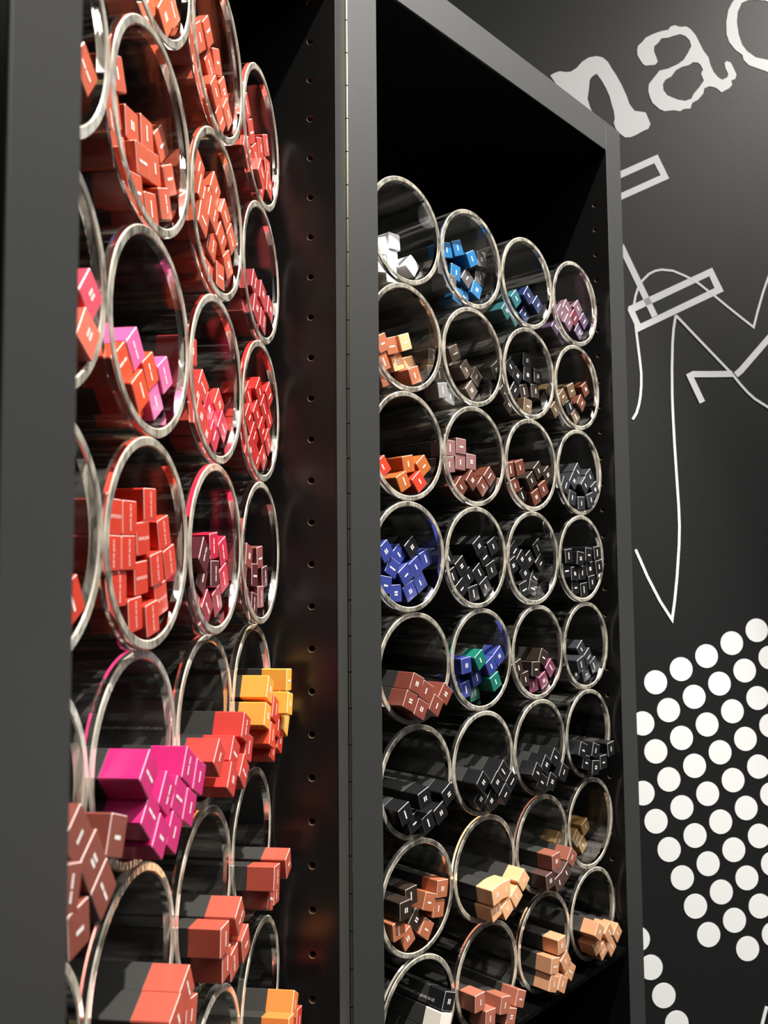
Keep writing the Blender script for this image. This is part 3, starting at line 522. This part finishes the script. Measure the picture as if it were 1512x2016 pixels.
('R',3,4):[(-30.7,-18.4,44,-24.5,'gold'),(1.7,-21.9,-45,-20.5,'gold'),(26.1,-14.7,25,-23.0,'gold'),(15.3,-32.4,38,-21.0,'gold')],
('R',4,1):[(13.7,-5.6,-22,18.0,'cream'),(21.5,9.6,-22,16.0,'black'),(7.7,-20.4,-22,15.0,'cream'),(1.8,-35.2,-22,17.0,'cream')],
('R',4,2):[(-34.6,-7.9,-3,16.0,'clay'),(-5.7,-18.2,-14,24.0,'clay'),(25.5,-24.5,65,20.0,'clay'),(6.5,-34.1,-21,22.0,'clay'),(-23.6,-25.2,-7,19.5,'clay')],
('R',4,3):[(-4.1,4.1,3,23.0,'tan'),(-17.9,-12.0,-13,23.0,'tan'),(3.6,-14.1,32,22.5,'tan'),(15.0,-28.5,50,21.0,'tan'),(-20.7,-29.2,-23,22.5,'tan'),(-4.3,-34.7,-32,23.0,'tan')],
('R',4,4):[(-34.3,-3.0,-38,26.5,'tan'),(-3.7,-14.5,36,21.0,'tan'),(18.5,-22.0,-52,19.5,'tan'),(-29.0,-21.4,26,20.5,'tan'),(-13.5,-31.8,29,18.5,'tan'),(7.0,-34.4,33,18.0,'tan')],
}

# ---------------------------------------------------------------- cartons
W = .0157; CL = .0185; LEN = .138
COLORS = {
 'coral': ((228, 104, 62), 'orange coral'), 'brick': ((200, 88, 60), 'brick red'), 'rosered': ((195, 70, 58), 'rose red'),
 'deeprose': ((172, 56, 60), 'deep rose'), 'pinkcoral': ((228, 78, 100), 'coral pink'), 'salmon': ((238, 112, 90), 'salmon'),
 'orange': ((236, 76, 40), 'vivid orange'), 'hotpink': ((240, 95, 160), 'hot pink'), 'redcoral': ((206, 60, 52), 'coral red'),
 'crimson': ((198, 28, 60), 'crimson'), 'truered': ((188, 36, 32), 'bright red'), 'tomato': ((205, 54, 36), 'tomato red'),
 'berry': ((150, 38, 52), 'berry red'), 'plum': ((88, 34, 40), 'dark plum'), 'dustyrose': ((140, 70, 70), 'dusty rose'),
 'amber': ((255, 164, 62), 'amber'), 'yellow': ((255, 186, 66), 'golden yellow'), 'redorange': ((212, 60, 38), 'red orange'),
 'magenta': ((206, 32, 112), 'magenta'), 'brickbrown': ((132, 66, 54), 'brick brown'), 'terracotta': ((190, 80, 62), 'terracotta'),
 'mandarin': ((243, 128, 55), 'mandarin orange'), 'white': ((238, 238, 242), 'white'), 'azure': ((30, 110, 170), 'azure blue'),
 'grey': ((95, 90, 92), 'grey'), 'teal': ((38, 98, 106), 'teal'), 'navy': ((26, 40, 84), 'navy blue'),
 'purple': ((78, 58, 88), 'purple'), 'mauve': ((112, 84, 98), 'mauve'), 'burgundy': ((105, 42, 56), 'burgundy'),
 'copper': ((180, 104, 70), 'copper'), 'peach': ((243, 182, 130), 'peach'), 'taupe': ((96, 82, 72), 'taupe'),
 'silver': ((150, 150, 154), 'silver grey'), 'black': ((26, 26, 28), 'black'), 'darkbrown': ((48, 38, 32), 'dark brown'),
 'bronze': ((105, 82, 58), 'bronze'), 'redbrown': ((105, 55, 42), 'reddish brown'), 'charcoal': ((46, 48, 53), 'charcoal'),
 'tangerine': ((185, 98, 42), 'tangerine'), 'dustypink': ((140, 98, 96), 'dusty pink'), 'royal': ((48, 60, 138), 'royal blue'),
 'emerald': ((18, 110, 92), 'emerald green'), 'raspberry': ((115, 50, 76), 'raspberry'), 'cocoa': ((82, 58, 52), 'cocoa brown'),
 'copperbrown': ((150, 86, 68), 'copper brown'), 'gold': ((150, 114, 62), 'olive gold'), 'cream': ((247, 238, 224), 'cream'),
 'clay': ((178, 104, 82), 'clay pink'), 'tan': ((210, 148, 106), 'tan')}
h = W / 2
v, f = [], []; box(v, f, (-h, CL, -h), (h, LEN, h))
def card_mesh(name, v, f, m, bev):
    me = mesh_from(name, v, f, m)
    bm = bmesh.new(); bm.from_mesh(me)
    bmesh.ops.bevel(bm, geom=bm.edges[:], offset=bev, segments=1, affect='EDGES')
    bm.to_mesh(me); bm.free(); me.update()
    return me
body_me = {n: card_mesh(n, v, f, [M_CARD], .0004) for n in ('lip_pencil_carton', 'eye_pencil_carton')}
end_me = {}
def end_mesh(key):
    """coloured end: square sleeve, thin pale paper edge with painted highlight round the closing flap, slightly domed flap"""
    if key in end_me: return end_me[key]
    c1 = COLORS[key][0]; g1 = sum(c1) / 3 + 12
    m = mat('carton_' + key, tuple(q + (g1 - q) * .08 for q in c1), .36, .45, coat=.15)
    b = .00034
    rings = [(h, CL), (h, b), (h - b, 0)]
    v, f, ix = [], [], []
    cs = .0006
    for q, y in rings:
        k = cs if y else cs
        v += [(q - k, y, -q), (q, y, -q + k), (q, y, q - k), (q - k, y, q), (-q + k, y, q), (-q, y, q - k), (-q, y, -q + k), (-q + k, y, -q)]
    for r in range(2):
        for i in range(8):
            jn = (i + 1) % 8
            f.append((r * 8 + i, r * 8 + jn, (r + 1) * 8 + jn, (r + 1) * 8 + i)); ix.append(1 if r else 0)
    c = len(v); v.append((0, -.0002, 0))
    for i in range(8): f.append((16 + i, 16 + (i + 1) % 8, c)); ix.append(0)
    f.append(tuple(range(8))); ix.append(0)
    c0 = COLORS[key][0]
    me = mesh_from('coloured_end', v, f, [m, mat('carton_edge_' + key, tuple(q + (246 - q) * .62 for q in c0), .4, .5)], ix)
    bm = bmesh.new(); bm.from_mesh(me); bmesh.ops.recalc_face_normals(bm, faces=bm.faces); bm.to_mesh(me); bm.free()
    end_me[key] = me
    return me

def flat_mesh(name, rects, y=-.00028):
    v, f = [], []
    for x0, x1, z0, z1 in rects:
        b = len(v); v += [(x0, y, z0), (x1, y, z0), (x1, y, z1), (x0, y, z1)]; f.append((b, b + 1, b + 2, b + 3))
    return mesh_from(name, v, f, [M_PRINT])
def words(lens, lw, lh, z):
    """tiny unreadable shade name: a row of letter blocks"""
    tot = sum(lens) * lw + (len(lens) - 1) * lw * .7; x = -tot / 2; out = []
    for n in lens:
        for i in range(n): out.append((x + .06 * lw, x + .9 * lw, z - lh / 2, z + lh / 2)); x += lw
        x += lw * .7
    return out
PR = [flat_mesh('shade_name', words([7], .00115, .0015, -.0008)),
      flat_mesh('shade_name', words([4, 5], .00095, .0014, -.001)),
      flat_mesh('shade_name', words([4], .0011, .0015, .0012) + words([4], .0011, .0015, -.0012)),
      flat_mesh('shade_name', words([5], .0011, .0016, -.0006))]

def text_mesh(name, body, height, width, y=0.):
    cu = bpy.data.curves.new('txt', 'FONT'); cu.body = body; cu.size = 1; cu.align_x = 'CENTER'; cu.align_y = 'CENTER'
    cu.resolution_u = 2
    o = bpy.data.objects.new('txt', cu); COL.objects.link(o)
    dg = bpy.context.evaluated_depsgraph_get()
    me = bpy.data.meshes.new_from_object(o.evaluated_get(dg))
    bpy.data.objects.remove(o); bpy.data.curves.remove(cu)
    xs = [q.co.x for q in me.vertices]; ys = [q.co.y for q in me.vertices]
    cx, cy = (max(xs) + min(xs)) / 2, (max(ys) + min(ys)) / 2
    sx, sy = width / (max(xs) - min(xs)), height / (max(ys) - min(ys))
    for q in me.vertices: q.co = ((q.co.x - cx) * sx, y, (q.co.y - cy) * sy)
    me.name = name; me.materials.clear(); me.materials.append(M_PRINT); me.update()
    return me
KISS = text_mesh('shade_name', 'KISS ME QUICK', .0018, .0124, -.00028)

inv_cam = cam.matrix_world.inverted()
roots = {}
for (bay, j, c), items in CARTONS.items():
    T = tube_frame(bay, j, c)
    nm = 'lip_pencil_carton' if bay == 'L' else 'eye_pencil_carton'
    recs = []
    for i, (u, vv_, rot, n, key) in enumerate(items):
        M = T @ Matrix.Translation((u / 1e3, -n / 1e3, vv_ / 1e3)) @ Matrix.Rotation(-math.radians(rot), 4, 'Y')
        recs.append((M, key))
    counts = {}
    for i, (M, key) in enumerate(recs): counts.setdefault(key, []).append((M.translation.z, i))
    for i, (M, key) in enumerate(recs):
        zs = sorted(counts[key], reverse=True); k = zs.index((M.translation.z, i))
        if len(zs) == 1: rank = 'only'
        elif k == 0: rank = 'topmost'
        elif k == len(zs) - 1: rank = 'lowest'
        else: rank = ORD[k] + ' highest'
        lab = '%s %s-ended carton in tube at row %s, column %s, %s cabinet' % (rank, COLORS[key][1], NUM[j + 3], NUM[c - 1], SIDE[bay])
        o = link(nm, body_me[nm], None, lab, 'carton', ('lip' if bay == 'L' else 'eye') + ' pencil cartons in the tubes of the %s cabinet' % SIDE[bay])
        o.matrix_world = M
        link('coloured_end', end_mesh(key), o)
        if (bay, j, c) == ('L', 0, 2): pm = KISS
        else: pm = PR[random.choice((0, 1, 1, 2, 3) if bay == 'L' else (3, 3, 0, 2))]
        p = link('shade_name', pm, o)
        if key in ('white', 'cream', 'peach'): p['label'] = 'faint shade name print'
        p.rotation_euler = (0, random.choice((0, math.pi / 2, math.pi / 2, -math.pi / 2)), 0)
        roots[(bay, j, c, i)] = o

def side_print(key, meshes):
    """print on the upward face of a carton body, reading along its length"""
    o = roots[key]
    for me, along, across in meshes:
        p = link('side_print', me, o)
        q = 1 if key[0] == 'L' or key[1] == 4 else -round(CARTONS[key[:3]][key[3]][2] / 90)     # quarter turns that bring a face upward
        p.matrix_local = Matrix.Rotation(-q * math.pi / 2, 4, 'Y') @ Matrix.Translation((across, along, h + .00012)) @ Matrix.Rotation(-math.pi / 2, 4, 'Z') @ Matrix.Rotation(-math.pi / 2, 4, 'X')
SIDE_TXT = [(('L', 1, 3, 0), 'MATITA PER LABBRA/LIPPOTLOOD/L\u00c1PIS DE L\u00c1BIOS', .056, .0020, .078),
            (('R', 2, 1, 0), 'NET WT./POIDS NET 1.5 g/0.05 US OZ', .052, .0028, .062),
            (('R', 4, 1, 1), 'CRAYON/PENCILS  NET WT./POIDS NET 1.19 g/0.042 US OZ', .074, .0030, .047)]
for key, s, wd, ht, along in SIDE_TXT:
    if key in roots: side_print(key, [(text_mesh('side_print', s, ht, wd), along, -.003)])
# emblem of three stylised letters on the same carton: paired strokes
def stroke_mesh(name, lines, w):
    v, f = [], []
    for pts in lines:
        lp = stroke_loop(pts, w); n = len(pts); L_, R_ = lp[:n], lp[n:][::-1]; b = len(v)
        v += [(x, 0, z) for x, z in L_ + R_]
        f += [(b + i, b + n + i, b + n + i + 1, b + i + 1) for i in range(n - 1)]
    return mesh_from(name, v, f, [M_PRINT])
q = .001
LOGO = [[(-9, -2), (-8, 2), (-7.3, 2), (-6.3, -.5), (-5.3, 2), (-4.6, 2), (-3.6, -2)], [(-8.1, -2), (-7.6, .6)], [(-5, .6), (-4.6, -2)],
        [(-2.2, -2), (-.6, 2), (.2, 2), (1.8, -2)], [(-1.3, -2), (-.2, .9), (1, -2)],
        [(7.2, 2), (4.2, 2), (3, .9), (3, -.9), (4.2, -2), (7.2, -2)], [(7.2, .9), (4.6, .9), (4, .4), (4, -.4), (4.6, -.9), (7.2, -.9)]]
if ('R', 4, 1, 1) in roots:
    side_print(('R', 4, 1, 1), [(stroke_mesh('side_print', [[(x * q, z * q) for x, z in l] for l in LOGO], .00055), .050, .0032)])
